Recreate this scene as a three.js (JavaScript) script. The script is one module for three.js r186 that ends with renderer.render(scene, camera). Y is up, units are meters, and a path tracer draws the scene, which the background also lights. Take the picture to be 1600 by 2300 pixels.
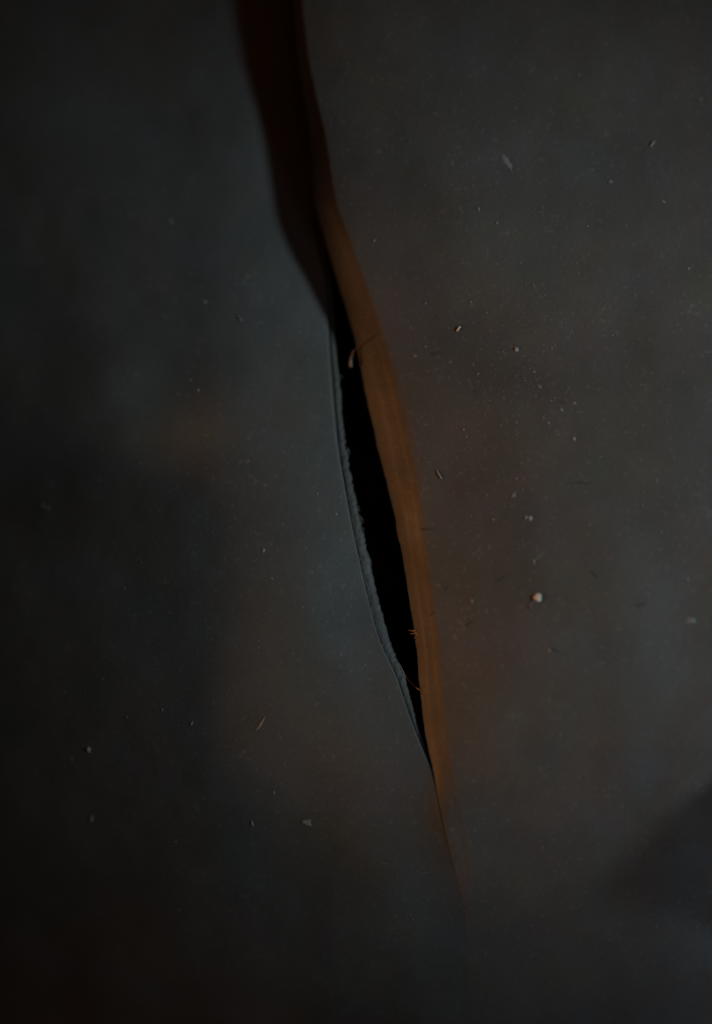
import * as THREE from 'three';
import { mergeGeometries } from 'three/addons/utils/BufferGeometryUtils.js';

// ---------------------------------------------------------------- camera, lamps, exposure
// The photograph is a close-up about 16 cm wide; one photo pixel (of 1600 x 2300) is 0.1 mm at the plane z = 0.
const W = 712, H = 1024, PX = 1e-4, D = 0.4;
const scene = new THREE.Scene();
scene.background = new THREE.Color().setRGB(0.042, 0.013, 0.003);       // the dim warm room around
const camera = new THREE.PerspectiveCamera(2 * Math.atan(0.115 / D) * 180 / Math.PI, W / H, 0.01, 10);
camera.position.set(0, 0, D); camera.lookAt(0, 0, 0);
camera.focus = D - 0.002; camera.userData.fStop = 1.9;
const KEY = { at: new THREE.Vector3(0.72, 0.10, 0.47), aim: new THREE.Vector3(0.010, 0.018, 0), color: new THREE.Color(0.82, 1.0, 1.03), power: 1.07, angle: 0.187, radius: 2.1 };
const WARM = { at: new THREE.Vector3(-0.50, -0.06, 0.125), aim: new THREE.Vector3(0.02, -0.020, 0.012), color: new THREE.Color(1.0, 0.45, 0.17), power: 0.40, angle: 0.20, radius: 1.4 };
const DUSK = { at: new THREE.Vector3(0.42, -0.52, 0.30), aim: new THREE.Vector3(0.078, -0.070, 0), color: new THREE.Color(0.45, 0.85, 1.1), power: 0.23, angle: 0.12, radius: 3.0 };   // last daylight from below right
const EXPOSURE = 1.0;
function addSpot(L) {
  const s = new THREE.SpotLight(L.color, L.power, 0, L.angle, 1, 2);
  s.position.copy(L.at); s.target.position.copy(L.aim); s.castShadow = true;
  s.shadow.radius = L.radius; s.shadow.mapSize.set(2048, 2048); s.shadow.camera.near = 0.05; s.shadow.camera.far = 2; s.shadow.bias = -0.0004;
  scene.add(s); scene.add(s.target);
}
addSpot(KEY); addSpot(WARM); addSpot(DUSK);

// ---------------------------------------------------------------- helpers
let seed = 7;
const rnd = () => { seed = (seed * 1664525 + 1013904223) >>> 0; return seed / 4294967296; };
const clamp = (t, a = 0, b = 1) => Math.min(b, Math.max(a, t));
const smooth = (a, b, t) => { t = clamp((t - a) / (b - a)); return t * t * (3 - 2 * t); };
function hash(i, j, s) { let h = (i * 374761393 + j * 668265263 + s * 974634777) | 0; h = Math.imul(h ^ (h >>> 13), 1274126177); return ((h ^ (h >>> 16)) >>> 0) / 4294967296; }
function vnoise(x, y, s = 0, per = 0) {                       // value noise in 0..1, periodic when per > 0
  const i = Math.floor(x), j = Math.floor(y), u = x - i, v = y - j, m = n => per ? ((n % per) + per) % per : n;
  const f = u * u * u * (u * (u * 6 - 15) + 10), g = v * v * v * (v * (v * 6 - 15) + 10);
  const a = hash(m(i), m(j), s), b = hash(m(i + 1), m(j), s), c = hash(m(i), m(j + 1), s), d = hash(m(i + 1), m(j + 1), s);
  return a + (b - a) * f + (c - a) * g + (a - b - c + d) * f * g;
}
function curve(pts) {                                         // smooth monotone-ish interpolation of [Y, value] pairs
  const n = pts.length, m = pts.map((p, i) => {
    const a = pts[Math.max(0, i - 1)], b = pts[Math.min(n - 1, i + 1)];
    return (b[1] - a[1]) / (b[0] - a[0]);
  });
  return y => {
    if (y <= pts[0][0]) return pts[0][1] + m[0] * (y - pts[0][0]);
    if (y >= pts[n - 1][0]) return pts[n - 1][1] + m[n - 1] * (y - pts[n - 1][0]);
    let i = 0; while (pts[i + 1][0] < y) i++;
    const h = pts[i + 1][0] - pts[i][0], t = (y - pts[i][0]) / h, t2 = t * t, t3 = t2 * t;
    return (2 * t3 - 3 * t2 + 1) * pts[i][1] + (t3 - 2 * t2 + t) * h * m[i] + (-2 * t3 + 3 * t2) * pts[i + 1][1] + (t3 - t2) * h * m[i + 1];
  };
}
// a point of the cover, given where it lies across the cover (in tenths of a millimetre, x right, y down) and its height
function toWorld(X, Y, z) { const k = (D - z * PX) / D; return new THREE.Vector3((X - 800) * PX * k, (1150 - Y) * PX * k, z * PX); }

// ---------------------------------------------------------------- outlines of the split, heights of the two flaps
const edgeR = curve([[-200, 640], [0, 661], [130, 671], [300, 697], [450, 708], [500, 720], [560, 738], [620, 757], [760, 799], [870, 820], [1000, 850], [1170, 890], [1330, 919], [1430, 935], [1550, 945], [1640, 956], [1740, 975], [1800, 986], [1900, 1007], [2000, 1033], [2100, 1046], [2300, 1060], [2500, 1072]]);
const openL = curve([[-200, 712], [300, 716], [500, 720], [620, 742], [740, 752], [850, 762], [1000, 777], [1130, 801], [1260, 831], [1350, 852], [1440, 877], [1520, 910], [1600, 932], [1680, 957], [1740, 975]]);
const edgeL = Y => Y < 1740 ? openL(Y) : edgeR(Y);
const lipW = curve([[-200, 20], [0, 22], [200, 30], [350, 43], [500, 58], [700, 70], [900, 88], [1050, 84], [1200, 66], [1400, 58], [1600, 54], [1740, 50], [1850, 54], [1950, 44], [2060, 12], [2120, 0.6], [2500, 0.6]]);
const lipDrop = curve([[-200, 16], [0, 18], [200, 28], [350, 46], [500, 66], [640, 74], [760, 70], [900, 78], [1100, 66], [1300, 50], [1500, 40], [1700, 25], [1800, 18], [1900, 10], [2000, 4], [2120, 0.4], [2500, 0.4]]);
const lift = curve([[-200, 122], [0, 105], [150, 91], [300, 67], [420, 48], [500, 38], [640, 14], [760, 0], [900, 0], [2500, 0]]);
const valley = curve([[-200, 22], [1450, 22], [1740, -8], [1840, -24], [1960, -12], [2120, 0], [2500, 0]]);
const cutW = curve([[-200, 8], [640, 9], [760, 12], [850, 14], [1000, 15], [1100, 17], [1250, 22], [1400, 23], [1500, 20], [1600, 14], [1680, 8], [1735, 1], [1800, 0], [2500, 0]]);

function lie(X, Y) {                                          // the padding that both flaps lie on: leans back at the top, rolls away at the bottom and the far left
  const b = Math.max(0, Y - 1300), l = Math.max(0, 660 - X), r = Math.max(0, X - 1250), t = Math.max(0, 500 - Y);
  return 0.20 * (Y - 1150) - b * b / 3000 - l * l / 3700 - r * r / 9000 * smooth(1500, 2000, Y) - t * t / 14000
    + 24 * (vnoise(X / 330 + 3.1, Y / 420 + 1.7, 1) - 0.5) + 5 * (vnoise(X / 130, Y / 170, 2) - 0.5) + 1.2 * (vnoise(X / 46, Y / 52, 3) - 0.5);
}
function ridge(X, Y, x0, y0, x1, y1, w, h) {                  // a soft fold along a line
  const dx = x1 - x0, dy = y1 - y0, L = Math.hypot(dx, dy), t = ((X - x0) * dx + (Y - y0) * dy) / (L * L), q = ((X - x0) * dy - (Y - y0) * dx) / L;
  return h * Math.exp(-q * q / (w * w)) * smooth(-0.25, 0.25, t) * smooth(1.25, 0.75, t);
}
function surfL(X, Y) {
  const d = Math.max(0, edgeL(Y) - X);
  let z = lie(X, Y) - valley(Y) * Math.exp(-d / (valley(Y) > 0 ? 170 : 42));
  const q = Math.max(0, d - 110 - 60 * smooth(1200, 900, Y)); z -= q * q / (q + 260) * 0.20 * smooth(820, 1200, Y);   // falls away from the split
  z += ridge(X, Y, 760, 1850, 905, 2010, 60, 4) + ridge(X, Y, 840, 1300, 940, 1640, 60, 4);
  z += ridge(X, Y, -60, 960, 300, 850, 90, 16);
  return z;
}
const knoll = curve([[-300, 0], [1480, 0], [1560, 50], [1640, 165], [1740, 280], [1850, 365], [1940, 410], [2000, 370], [2080, 230], [2160, 90], [2250, 10], [2350, 0], [2600, 0]]);   // the right flap swells outside the picture and shades the corner
function surfR(X, Y) {
  const x0 = edgeR(Y), d = Math.max(0, X - x0), w = lipW(Y), dr = lipDrop(Y);
  const v = valley(Y), base = lie(X, Y) - Math.max(v, 0) - Math.min(v, 0) * Math.exp(-d / 80), up = lift(Y) * Math.exp(-((d / 800) ** 2));
  const u = clamp(d / w);
  let z = base + up + dr * (1 - (1 - u) ** 2.2) + 72 * (1 - Math.exp(-Math.max(0, d - 0.6 * w) / 230)) * smooth(2300, 1500, Y);
  z += 3.5 * Math.exp(-(((d - 0.30 * w) / (0.13 * w)) ** 2)) * smooth(640, 860, Y) * smooth(1750, 1450, Y);   // the bead of the turned edge
  z += ridge(X, Y, 1195, 1520, 1180, 1690, 34, -2.5) + ridge(X, Y, 1480, 1640, 1470, 1800, 44, -4);
  z += knoll(Y) * smooth(1740, 2040, X) * smooth(2460, 2120, X);
  return z;
}

// ---------------------------------------------------------------- materials
const N = 1024;
function texture(fn, srgb) {
  const a = new Uint8Array(N * N * 4);
  for (let j = 0; j < N; j++) for (let i = 0; i < N; i++) {
    const c = fn(i / N, j / N), o = (j * N + i) * 4;
    for (let k = 0; k < 3; k++) a[o + k] = clamp(Math.round((Array.isArray(c) ? c[k] : c) * 255), 0, 255);
    a[o + 3] = 255;
  }
  const t = new THREE.DataTexture(a, N, N, THREE.RGBAFormat);
  t.wrapS = t.wrapT = THREE.RepeatWrapping; t.magFilter = THREE.LinearFilter; t.minFilter = THREE.LinearMipmapLinearFilter; t.generateMipmaps = true;
  if (srgb) t.colorSpace = THREE.SRGBColorSpace;
  t.needsUpdate = true; return t;
}
const fbm = (u, v, f, s, n) => { let a = 0, w = 0.5, sum = 0; for (let k = 0; k < n; k++) { a += w * vnoise(u * f, v * f, s + k, f); sum += w; w *= 0.55; f *= 2; } return a / sum; };
const grain = texture((u, v) => {                             // worn, slightly dusty leather: mottled tone, scattered flecks
  const m = fbm(u, v, 6, 11, 5), r = fbm(u, v, 9, 31, 3), b = fbm(u, v, 8, 41, 3), fine = vnoise(u * 256, v * 256, 51, 256), dust = fbm(u, v, 128, 61, 2);
  const t = 0.80 + 0.16 * (m - 0.5) + 0.05 * (fine - 0.5) + (dust > 0.74 ? (dust - 0.74) * 0.9 : 0);
  return [t + 0.09 * (r - 0.5), t, t + 0.09 * (b - 0.5)];
}, true);
const relief = texture((u, v) => 0.5 * fbm(u, v, 64, 71, 3) + 0.3 * vnoise(u * 256, v * 256, 81, 256) + 0.2 * fbm(u, v, 12, 91, 2));
const rough = texture((u, v) => 0.78 + 0.35 * (fbm(u, v, 10, 101, 5) - 0.5));
const skin = (r, g, b, bump = 0.00005) => new THREE.MeshStandardMaterial({ color: new THREE.Color().setRGB(r, g, b), map: grain, bumpMap: relief, bumpScale: bump, roughnessMap: rough, roughness: 0.85, side: THREE.DoubleSide });
const plain = (r, g, b, ro = 0.9) => new THREE.MeshStandardMaterial({ color: new THREE.Color().setRGB(r, g, b), roughness: ro });
const M = {
  left: skin(0.100, 0.112, 0.113), right: skin(0.128, 0.122, 0.114), lip: skin(0.140, 0.125, 0.110), cut: skin(0.086, 0.094, 0.098, 0.00014),
  foam: skin(0.05, 0.03, 0.02, 0.0002), scuff: plain(0.06, 0.058, 0.055), dust: plain(0.62, 0.56, 0.5), pale: plain(0.30, 0.29, 0.275), brown: plain(0.28, 0.19, 0.12), grey: plain(0.185, 0.185, 0.185), hair: plain(0.03, 0.02, 0.015),
};

// ---------------------------------------------------------------- meshes from rows of points
function grid(rows, c0, c1) {                                 // rows of {X, Y, z}; returns a smooth sheet of the columns c0..c1
  const P = rows.map(r => r.map(p => toWorld(p[0], p[1], p[2]))), n = c1 - c0 + 1, pos = [], nor = [], uv = [], idx = [];
  const a = new THREE.Vector3(), b = new THREE.Vector3();
  for (let j = 0; j < P.length; j++) for (let i = c0; i <= c1; i++) {
    const p = P[j][i]; pos.push(p.x, p.y, p.z); uv.push(p.x / 0.1 + 0.37, p.y / 0.1 + 0.11 + p.z / 0.1 * 0.6);
    a.subVectors(P[j][Math.min(i + 1, P[j].length - 1)], P[j][Math.max(i - 1, 0)]);
    b.subVectors(P[Math.max(j - 1, 0)][i], P[Math.min(j + 1, P.length - 1)][i]);
    a.cross(b).normalize(); nor.push(a.x, a.y, a.z);
  }
  for (let j = 0; j < P.length - 1; j++) for (let i = 0; i < n - 1; i++) { const q = j * n + i; idx.push(q, q + n, q + 1, q + 1, q + n, q + n + 1); }
  const g = new THREE.BufferGeometry();
  g.setAttribute('position', new THREE.Float32BufferAttribute(pos, 3)); g.setAttribute('normal', new THREE.Float32BufferAttribute(nor, 3)); g.setAttribute('uv', new THREE.Float32BufferAttribute(uv, 2)); g.setIndex(idx);
  return g;
}
function part(name, g, m, parent, label) {
  const o = new THREE.Mesh(g, m); o.name = name; o.castShadow = o.receiveShadow = true; if (label) o.userData.label = label;
  parent.add(o); return o;
}
const used = {};
function numbered(n) { const k = used[n] = (used[n] ?? -1) + 1; return k ? n + '_' + String(k).padStart(3, '0') : n; }
function tag(o, label, category, group) { o.userData = { ...o.userData, label, category }; if (group) o.userData.group = group; return o; }

const cover = new THREE.Group(); cover.name = 'leather_cover'; scene.add(cover);
tag(cover, 'dark grey leather cover with a long split gaping open down its middle', 'leather cover');
const rise = curve([[-260, 270], [640, 240], [735, 222], [840, 206], [950, 232], [1050, 246], [1150, 258], [1300, 285], [1500, 308], [1620, 304], [1720, 298], [1800, 308], [1900, 325], [2600, 325]]);
const bolster = Y => rise(Y) - 84 * Math.exp(-(((Y - 1100) / 85) ** 2));   // the left flap climbs a bolster outside the picture
const Y0 = -260, Y1 = 2560, STEP = 6, ys = []; for (let y = Y0; y <= Y1; y += STEP) ys.push(y);

// right flap: panel, then its brown turned lip, then the underside
{
  const cols = 110, lipCols = 34, rows = ys.map(Y => {
    const x0 = edgeR(Y), w = lipW(Y), xe = 1860, row = [], rag = 1.6 * (vnoise(Y / 9, 0, 201) - 0.5) + 2.2 * (vnoise(Y / 40, 0, 202) - 0.5), on = smooth(1760, 1700, Y);
    for (let i = 0; i < 24; i++) { const X = 2500 - i * 27; row.push([X, Y, surfR(X, Y)]); }
    for (let i = 0; i <= cols; i++) {
      const t = i / cols, d = w + (xe - x0 - w) * (1 - t) ** 1.9, X = x0 + d;
      row.push([X, Y, surfR(X, Y)]);
    }
    for (let i = 1; i <= lipCols; i++) { const d = w * (1 - i / lipCols); row.push([x0 + d + rag * on * (1 - d / w), Y, surfR(x0 + d, Y)]); }
    const z = surfR(x0, Y);
    for (const [dx, dz] of [[-1.4, -4], [-1.8, -9], [-0.6, -15], [4, -22], [16, -28], [60, -36], [200, -60]]) row.push([x0 + dx * on + rag * on, Y, z + dz]);
    return row;
  });
  const n = rows[0].length, cut = 24 + cols;
  const rp = part('right_flap', grid(rows, 0, cut), M.right, cover, 'dusty right flap of the cover, raised at the top');
  part('lip', grid(rows, cut, n - 1), M.lip, rp, 'worn brown lip along the right side of the split');
  M.rightFlap = rp;
}
// left flap: panel rounded down at its edge; the grey cut edge beside it is a raw strip of its own
{
  const cols = 110, rows = ys.map(Y => {
    const cw = cutW(Y), x0 = edgeL(Y) - cw - (cw > 1 ? 0.2 + 1.3 * smooth(1400, 1000, Y) : 0), row = [], r = (3 + 4 * smooth(1250, 1000, Y)) * smooth(2050, 1750, Y) + 0.8 * smooth(2150, 1900, Y) + 0.2;
    for (let i = 0; i <= cols; i++) {
      const t = i / cols, X = -160 + (x0 + 160) * (1 - (1 - t) ** 1.9), q = Math.max(0, r - (x0 - X)) / r;
      row.push([X, Y, surfL(X, Y) - r * 0.9 * (1 - Math.sqrt(Math.max(0, 1 - q * q)))]);
    }
    const far = []; for (let i = 0; i < 16; i++) { const X = -900 + i * 46, k = smooth(-170, -560, X); far.push([X, Y, surfL(-160, Y) * (1 - k) + bolster(Y) * k - 90 * smooth(-700, -900, X)]); }
    row.unshift(...far);
    for (const [f, dz] of [[0.85, 0], [0.95, 0.35], [0.99, 0.65]]) row.splice(row.length - 1, 0, [x0 - r * (1 - f), Y, surfL(x0, Y) - r * 0.9 * (1 - Math.sqrt(1 - f * f))]);
    const z = surfL(x0, Y);
    for (const [dx, dz] of [[0.2, -16], [-1, -24], [-10, -30], [-60, -36], [-200, -60]]) row.push([x0 + dx, Y, z + dz]);
    return row;
  });
  const lp = part('left_flap', grid(rows, 0, rows[0].length - 1), M.left, cover, 'smooth left flap of the cover, shaded along its upper edge');
  M.leftFlap = lp;
  const yy = []; for (let y = Y0; y <= 1736; y += 3) yy.push(y);
  const strip = yy.map(Y => {
    const w = Math.max(1.2, cutW(Y)), x1 = edgeL(Y), on = smooth(760, 900, Y) * smooth(1740, 1650, Y), row = [], nick = on * (3.2 * (vnoise(Y / 5, 0, 301) - 0.5) + 3.4 * (vnoise(Y / 17, 0, 302) - 0.5)), z = surfL(x1 - w, Y) - 3;
    row.push([x1 - w - 1.5, Y, z - 8]);
    for (let i = 0; i <= 12; i++) { const t = i / 12, a = Math.PI * (0.97 - 0.80 * t); row.push([x1 - w * (0.5 - 0.5 * Math.cos(a) / 0.97) + nick * t, Y, z - w * 0.34 * t + Math.sin(a) * 4.5 - 4 + on * 1.4 * (vnoise(Y / 7, t * 3, 303) - 0.5)]); }
    for (const [dx, dz] of [[0.5, -10], [0, -18], [-4, -26], [-20, -34]]) row.push([x1 + dx + nick, Y, z - w * 0.34 + dz]);
    return row;
  });
  part('cut_edge', grid(strip, 0, strip[0].length - 1), M.cut, lp, 'frayed grey cut edge on the left side of the split');
}
// padding inside the split
{
  const rows = []; for (let Y = -260; Y <= 2560; Y += 30) { const r = []; for (let X = 300; X <= 1500; X += 30) r.push([X, Y, lie(X, Y) - 330 + 40 * (vnoise(X / 70, Y / 70, 401) - 0.5)]); rows.push(r); }
  part('padding', grid(rows, 0, rows[0].length - 1), M.foam, cover, 'dark brown padding deep inside the split');
}
// ---------------------------------------------------------------- loose threads and frayed tufts (parts of the cover)
function tube(pts, r0, r1, seg = 20, blunt = true) {                        // tapered thread through [X, Y, height above the flap's own z] points
  const c = new THREE.CatmullRomCurve3(pts.map(p => toWorld(p[0], p[1], p[2]))), g = new THREE.TubeGeometry(c, seg, 1, 6), p = g.attributes.position, f = [];
  for (let i = 0; i <= seg; i++) f.push(c.getPointAt(i / seg));
  for (let k = 0; k < p.count; k++) {
    const i = Math.floor(k / 7), t = i / seg, r = (r0 + (r1 - r0) * t) * (blunt ? Math.min(1, 0.35 + 6 * Math.min(t, 1 - t)) : 1) * PX, v = new THREE.Vector3().fromBufferAttribute(p, k).sub(f[i]).multiplyScalar(r).add(f[i]);
    p.setXYZ(k, v.x, v.y, v.z);
  }
  g.computeVertexNormals(); return g;
}
const zr = (X, Y, h = 1) => surfR(X, Y) + h, zl = (X, Y, h = 1) => surfL(X, Y) + h;
{
  const rp = M.rightFlap, lp = M.leftFlap, e = edgeR(790);
  part('thread', tube([[846, 752, zr(846, 752)], [826, 766, zr(826, 766)], [812, 779, zr(812, 779, 3)], [e + 1, 786, zr(e + 2, 786, 5)]], 1.1, 1.2), M.hair, rp, 'short dark hair lying across the brown lip');
  part('thread', tube([[e + 1, 780, zr(e + 2, 786, 6)], [796, 788, zr(e + 2, 788, 10)], [790, 803, zr(e + 2, 803, 12)], [788, 814, zr(e, 814, 12)], [789, 824, zr(e, 824, 10)]], 1.4, 4.2, 20, false), M.pale, rp, 'pale curled fibre hanging into the split from the right lip');
  const a = edgeL(1500);
  part('thread', tube([[a - 2, 1497, zl(a - 2, 1497, -4)], [909, 1516, zl(909, 1510, -10)], [924, 1534, zl(905, 1534, -12)], [938, 1546, zr(945, 1546, -4)], [948, 1551, zr(948, 1551, 1)]], 1.3, 2.2), M.brown, rp, 'thin brown thread bridging the lower end of the split');
  const b = edgeR(1420);
  part('fray', mergeGeometries([tube([[b + 4, 1416, zr(b + 4, 1416, 1)], [b - 6, 1417, zr(b, 1417, 0)], [b - 17, 1415, zr(b, 1415, -2)]], 3.2, 0.8, 8), tube([[b + 5, 1421, zr(b + 5, 1421, 0)], [b - 5, 1423, zr(b, 1423, -2)], [b - 13, 1424, zr(b, 1424, -5)]], 2.6, 0.7, 8), tube([[b + 6, 1424, zr(b + 6, 1424, 0)], [b, 1430, zr(b, 1430, -4)], [b - 4, 1436, zr(b, 1436, -8)]], 2.4, 0.7, 8)]), M.brown, rp, 'brown tuft sticking out of the right lip');
  for (const [Y, list] of [[1012, [[-2, -6, 8, -1], [-1, 0, 9, 6], [-2, 4, 7, 12], [-1, -3, 8, 3]]], [1138, [[-1, -2, 6, 3], [-1, 4, 6, 10]]], [1160, [[-1, -3, 10, 9], [-1, 3, 9, 15]]], [1184, [[-1, 0, 6, 8]]], [1262, [[-1, 0, 5, 6]]], [846, [[-2, -2, 9, -1], [-2, 2, 13, 1]]]]) {
    const g = list.map(([ax, ay, bx, by]) => { const X = edgeL(Y + ay), z = surfL(X - 4, Y) - 10; return tube([[X + ax, Y + ay, z], [X + (ax + bx) / 2, Y + (ay + by) / 2, z - 0.5], [X + bx, Y + by, z - 4]], 3.4, 0.8, 6); });
    part('fray', mergeGeometries(g), M.cut, lp);
  }
}
// dark scuffs worn into the surface: thin irregular flakes lying on it
function flake(X, Y, len, wid, ang, s, thick = 0.8) {         // an irregular lens that follows the surface
  const at = (x, y, h) => { const f = x > (edgeL(y) + edgeR(y)) / 2 ? surfR : surfL; return toWorld(x, y, f(x, y) + h); };
  const n = 18, ca = Math.cos(ang), sa = Math.sin(ang), pos = [], idx = [];
  const rings = [[0, thick], [0.55, thick * 0.8], [0.85, thick * 0.45], [1, -0.6]];
  for (const [r, h] of rings) for (let i = 0; i < n; i++) {
    const a = i / n * Math.PI * 2, k = r * (0.62 + 0.76 * hash(i, 3, s)), u = Math.cos(a) * len / 2 * k, v = Math.sin(a) * wid / 2 * k, p = at(X + u * ca - v * sa, Y + u * sa + v * ca, h + 0.35);
    pos.push(p.x, p.y, p.z);
  }
  for (let q = 0; q < rings.length - 1; q++) for (let i = 0; i < n; i++) { const j = (i + 1) % n, a = q * n + i, b = q * n + j; idx.push(a, a + n, b, b, a + n, b + n); }
  const g = new THREE.BufferGeometry(); g.setAttribute('position', new THREE.Float32BufferAttribute(pos, 3)); g.setIndex(idx); g.computeVertexNormals(); return g;
}
for (const [X, Y, l, w, a] of [[1306, 1085, 52, 7, 0], [985, 794, 44, 9, 0], [1336, 1290, 24, 8, 0.7], [1128, 1300, 34, 7, -0.6], [965, 1189, 36, 7, 0.05], [1440, 1358, 30, 6, -0.3], [1068, 880, 9, 6, 0.3], [1245, 1460, 26, 7, 0.4], [1004, 1322, 11, 9, 0], [1055, 1400, 22, 6, -0.6], [1265, 905, 18, 5, 0.2], [970, 1380, 14, 6, -0.7]]) part('scuff', flake(X, Y, l, w, a, Math.round(X + Y), 0.5), M.scuff, M.rightFlap);
for (const [X, Y, l, w, a] of [[481, 97, 22, 9, 0.7], [678, 812, 14, 7, 0.2], [726, 957, 9, 7, 0], [370, 492, 12, 5, 0.4]]) part('scuff', flake(X, Y, l, w, a, Math.round(X + Y), 0.5), M.scuff, M.leftFlap);

// ---------------------------------------------------------------- dust lying on the cover
function lump(X, Y, r, s, squash = 0.5) {                     // a small rough crumb resting on the surface
  const g = new THREE.IcosahedronGeometry(1, 3), p = g.attributes.position, f = X > (edgeL(Y) + edgeR(Y)) / 2 ? surfR : surfL, c = toWorld(X, Y, f(X, Y) + r * 0.25);
  for (let k = 0; k < p.count; k++) {
    const x = p.getX(k), y = p.getY(k), z = p.getZ(k), q = r * PX * (0.62 + 0.7 * vnoise(x * 1.6 + 9 + s, y * 1.6 + z * 1.3 + 9, s));
    p.setXYZ(k, c.x + x * q, c.y + y * q, c.z + z * q * squash);
  }
  g.computeVertexNormals(); return g;
}
const dustThing = (name, g, m, label, category) => { const o = new THREE.Mesh(g, m); o.name = numbered(name); o.castShadow = o.receiveShadow = true; tag(o, label, category); scene.add(o); return o; };
dustThing('crumb', lump(1207, 1342, 8.5, 5, 0.6), M.dust, 'largest bright crumb lying on the right flap', 'crumb');
dustThing('fibre', tube([[1203, 1350, zr(1203, 1350)], [1194, 1354, zr(1194, 1354)], [1191, 1362, zr(1191, 1362)], [1197, 1370, zr(1197, 1370)], [1204, 1372, zr(1204, 1372)]], 1.6, 1.2), M.grey, 'short curled grey fibre just below the largest crumb', 'fibre');
dustThing('crumb', mergeGeometries([lump(1192, 1164, 5, 8), lump(1183, 1162, 3.6, 9)]), M.pale, 'pale double crumb above the largest crumb on the right flap', 'crumb');
dustThing('crumb', lump(1161, 785, 4.6, 12), M.pale, 'tiny pale crumb at the top of the dusty patch on the right flap', 'crumb');
dustThing('lint', tube([[1026, 744, zr(1026, 744)], [1030, 738, zr(1030, 738, 2.5)], [1034, 733, zr(1034, 733)]], 2.2, 2.8, 12), M.dust, 'short bright lint fleck right of the curled fibre in the split', 'lint');
dustThing('lint', tube([[981, 1054, zr(981, 1054)], [985, 1063, zr(985, 1063, 2)], [988, 1068, zr(988, 1068, 2)], [992, 1075, zr(992, 1075)]], 0.9, 1.9, 10), M.pale, 'slanting pale lint beside the middle of the brown lip', 'lint');
dustThing('lint', tube([[533, 708, zl(533, 708)], [538, 714, zl(538, 714, 1.5)], [543, 722, zl(543, 722)]], 1.8, 2.4, 8), M.grey, 'short grey lint sliver on the left flap beside the end of its shadow', 'lint');
dustThing('lint', tube([[1460, 329, zr(1460, 329)], [1465, 323, zr(1465, 323, 1.5)], [1470, 317, zr(1470, 317)]], 2.0, 3.4, 8), M.pale, 'brightest lint fleck near the upper right of the right flap', 'lint');
dustThing('crumb', lump(1290, 986, 4, 15), M.pale, 'tiny pale crumb above the dark scuff on the right flap', 'crumb');
dustThing('crumb', mergeGeometries([lump(199, 1683, 3.8, 17), lump(201, 1687, 2.4, 18)]), M.pale, 'tiny pale crumb on the lower left of the left flap', 'crumb');
dustThing('lint', flake(1140, 366, 40, 14, 1.05, 21, 1.2), M.grey, 'faint broad smear of lint on the upper right flap', 'lint');
dustThing('lint', flake(1553, 1394, 24, 12, 0.1, 22, 1.6), M.grey, 'faint wide lint flake near the right border of the right flap', 'lint');
dustThing('lint', mergeGeometries([flake(682, 1847, 9, 7, 0, 23, 2.4), flake(690, 1848, 20, 16, 0.5, 24, 0.9)]), M.grey, 'grey lint tuft low on the left flap', 'lint');
dustThing('lint', flake(585, 1627, 34, 7, -1.0, 25, 1.4), M.grey, 'faint slanting lint streak on the lower left flap', 'lint');
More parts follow.
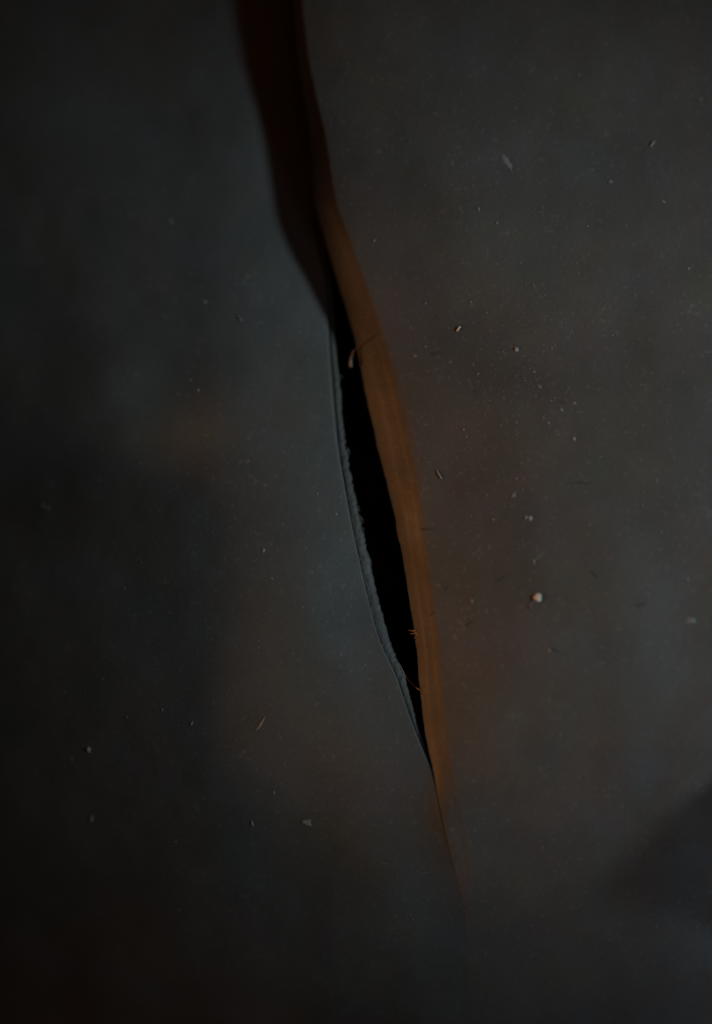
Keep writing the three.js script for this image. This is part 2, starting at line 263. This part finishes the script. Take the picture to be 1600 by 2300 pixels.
// the rest: fine dust nobody could count
{
  const gs = [], put = (X, Y, r, s) => { const g = flake(X, Y, r * (1 + 1.2 * rnd()), r, rnd() * 6.28, s, 0.2 * r); g.deleteAttribute('uv'); gs.push(g); };
  const big = [[1574, 222, 7], [1371, 408, 8], [1320, 508, 6], [1490, 453, 7], [1546, 603, 8], [459, 678, 6], [428, 853, 5], [445, 876, 5], [160, 1705, 4], [205, 1840, 9], [708, 328, 4], [1108, 1167, 7], [1154, 1112, 8], [1234, 1460, 8], [956, 681, 5], [1058, 678, 5], [956, 779, 5], [932, 799, 5], [1073, 840, 5], [1041, 965, 6], [1048, 981, 5], [1240, 782, 5], [1262, 920, 8], [1212, 868, 6], [1200, 835, 7], [1075, 470, 6], [840, 540, 6], [1290, 905, 7], [1160, 950, 6], [1232, 950, 6], [1545, 1300, 5], [1486, 1195, 6], [1300, 168, 5], [1116, 500, 5], [430, 1625, 6], [95, 1135, 7], [107, 1141, 5], [592, 1236, 9], [615, 1780, 6], [566, 1850, 7], [755, 1155, 6], [285, 1612, 4], [364, 1594, 4], [384, 497, 7], [1475, 1080, 5], [1200, 1262, 8], [1060, 1350, 6]];
  big.forEach(([X, Y, r], i) => put(X, Y, r, 500 + i));
  for (let i = 0; i < 420; i++) {                             // a dusty patch on the right flap
    const a = rnd() * 6.28, q = Math.sqrt(-2 * Math.log(1 - rnd() * 0.97)), X = 1190 + Math.cos(a) * q * 95, Y = 880 + Math.sin(a) * q * 190;
    if (X > edgeR(Y) + 120) put(X, Y, 1.2 + 2.6 * rnd() ** 3, 900 + i);
  }
  for (let i = 0; i < 700; i++) {
    const X = rnd() * 1600, Y = rnd() * 2300;
    if (X > edgeL(Y) - 20 && X < edgeR(Y) + 60 || Y > 1900 && rnd() < 0.7) continue;
    put(X, Y, 1.1 + 2.6 * rnd() ** 4, 2000 + i);
  }
  const o = new THREE.Mesh(mergeGeometries(gs), M.grey); o.name = 'dust'; o.castShadow = o.receiveShadow = true; o.userData = { label: 'fine pale dust scattered over the leather cover', category: 'dust', kind: 'stuff' }; scene.add(o);
}

// ---------------------------------------------------------------- the lamps themselves, outside the picture
for (const [L, label] of [[KEY, 'round lamp with a cool white face shining from the right'], [WARM, 'small round lamp with an orange face shining low from the left'], [DUSK, 'round lamp with a pale blue face shining from below right']]) {
  const r = 0.02 * L.radius, g = new THREE.Group(), dir = L.aim.clone().sub(L.at).normalize();
  g.name = numbered('lamp'); g.position.copy(L.at).addScaledVector(dir, -r - 0.006); g.quaternion.setFromUnitVectors(new THREE.Vector3(0, 0, 1), dir); scene.add(g); tag(g, label, 'lamp');
  const face = new THREE.MeshStandardMaterial({ color: 0x000000, emissive: L.color.clone(), emissiveIntensity: 1.0, roughness: 0.6 });
  const d = part('diffuser', new THREE.CylinderGeometry(r, r, 0.003, 32).rotateX(Math.PI / 2), face, g); d.position.z = 0.002;
  const sh = [[0.001, -0.07], [0.4 * r, -0.07], [0.55 * r, -0.06], [1.15 * r, -0.012], [1.18 * r, 0.004], [1.06 * r, 0.004], [1.04 * r, -0.004], [0.001, -0.004]].map(p => new THREE.Vector2(p[0], p[1]));
  part('lamp_shade', new THREE.LatheGeometry(sh, 40).rotateX(Math.PI / 2), new THREE.MeshStandardMaterial({ color: new THREE.Color().setRGB(0.04, 0.04, 0.04), roughness: 0.6, side: THREE.DoubleSide }), g);
}

// ---------------------------------------------------------------- renderer
const renderer = new THREE.WebGLRenderer({ antialias: true });
renderer.setSize(W, H); renderer.toneMapping = THREE.LinearToneMapping; renderer.toneMappingExposure = EXPOSURE;
renderer.shadowMap.enabled = true; renderer.shadowMap.type = THREE.PCFSoftShadowMap;
renderer.render(scene, camera);
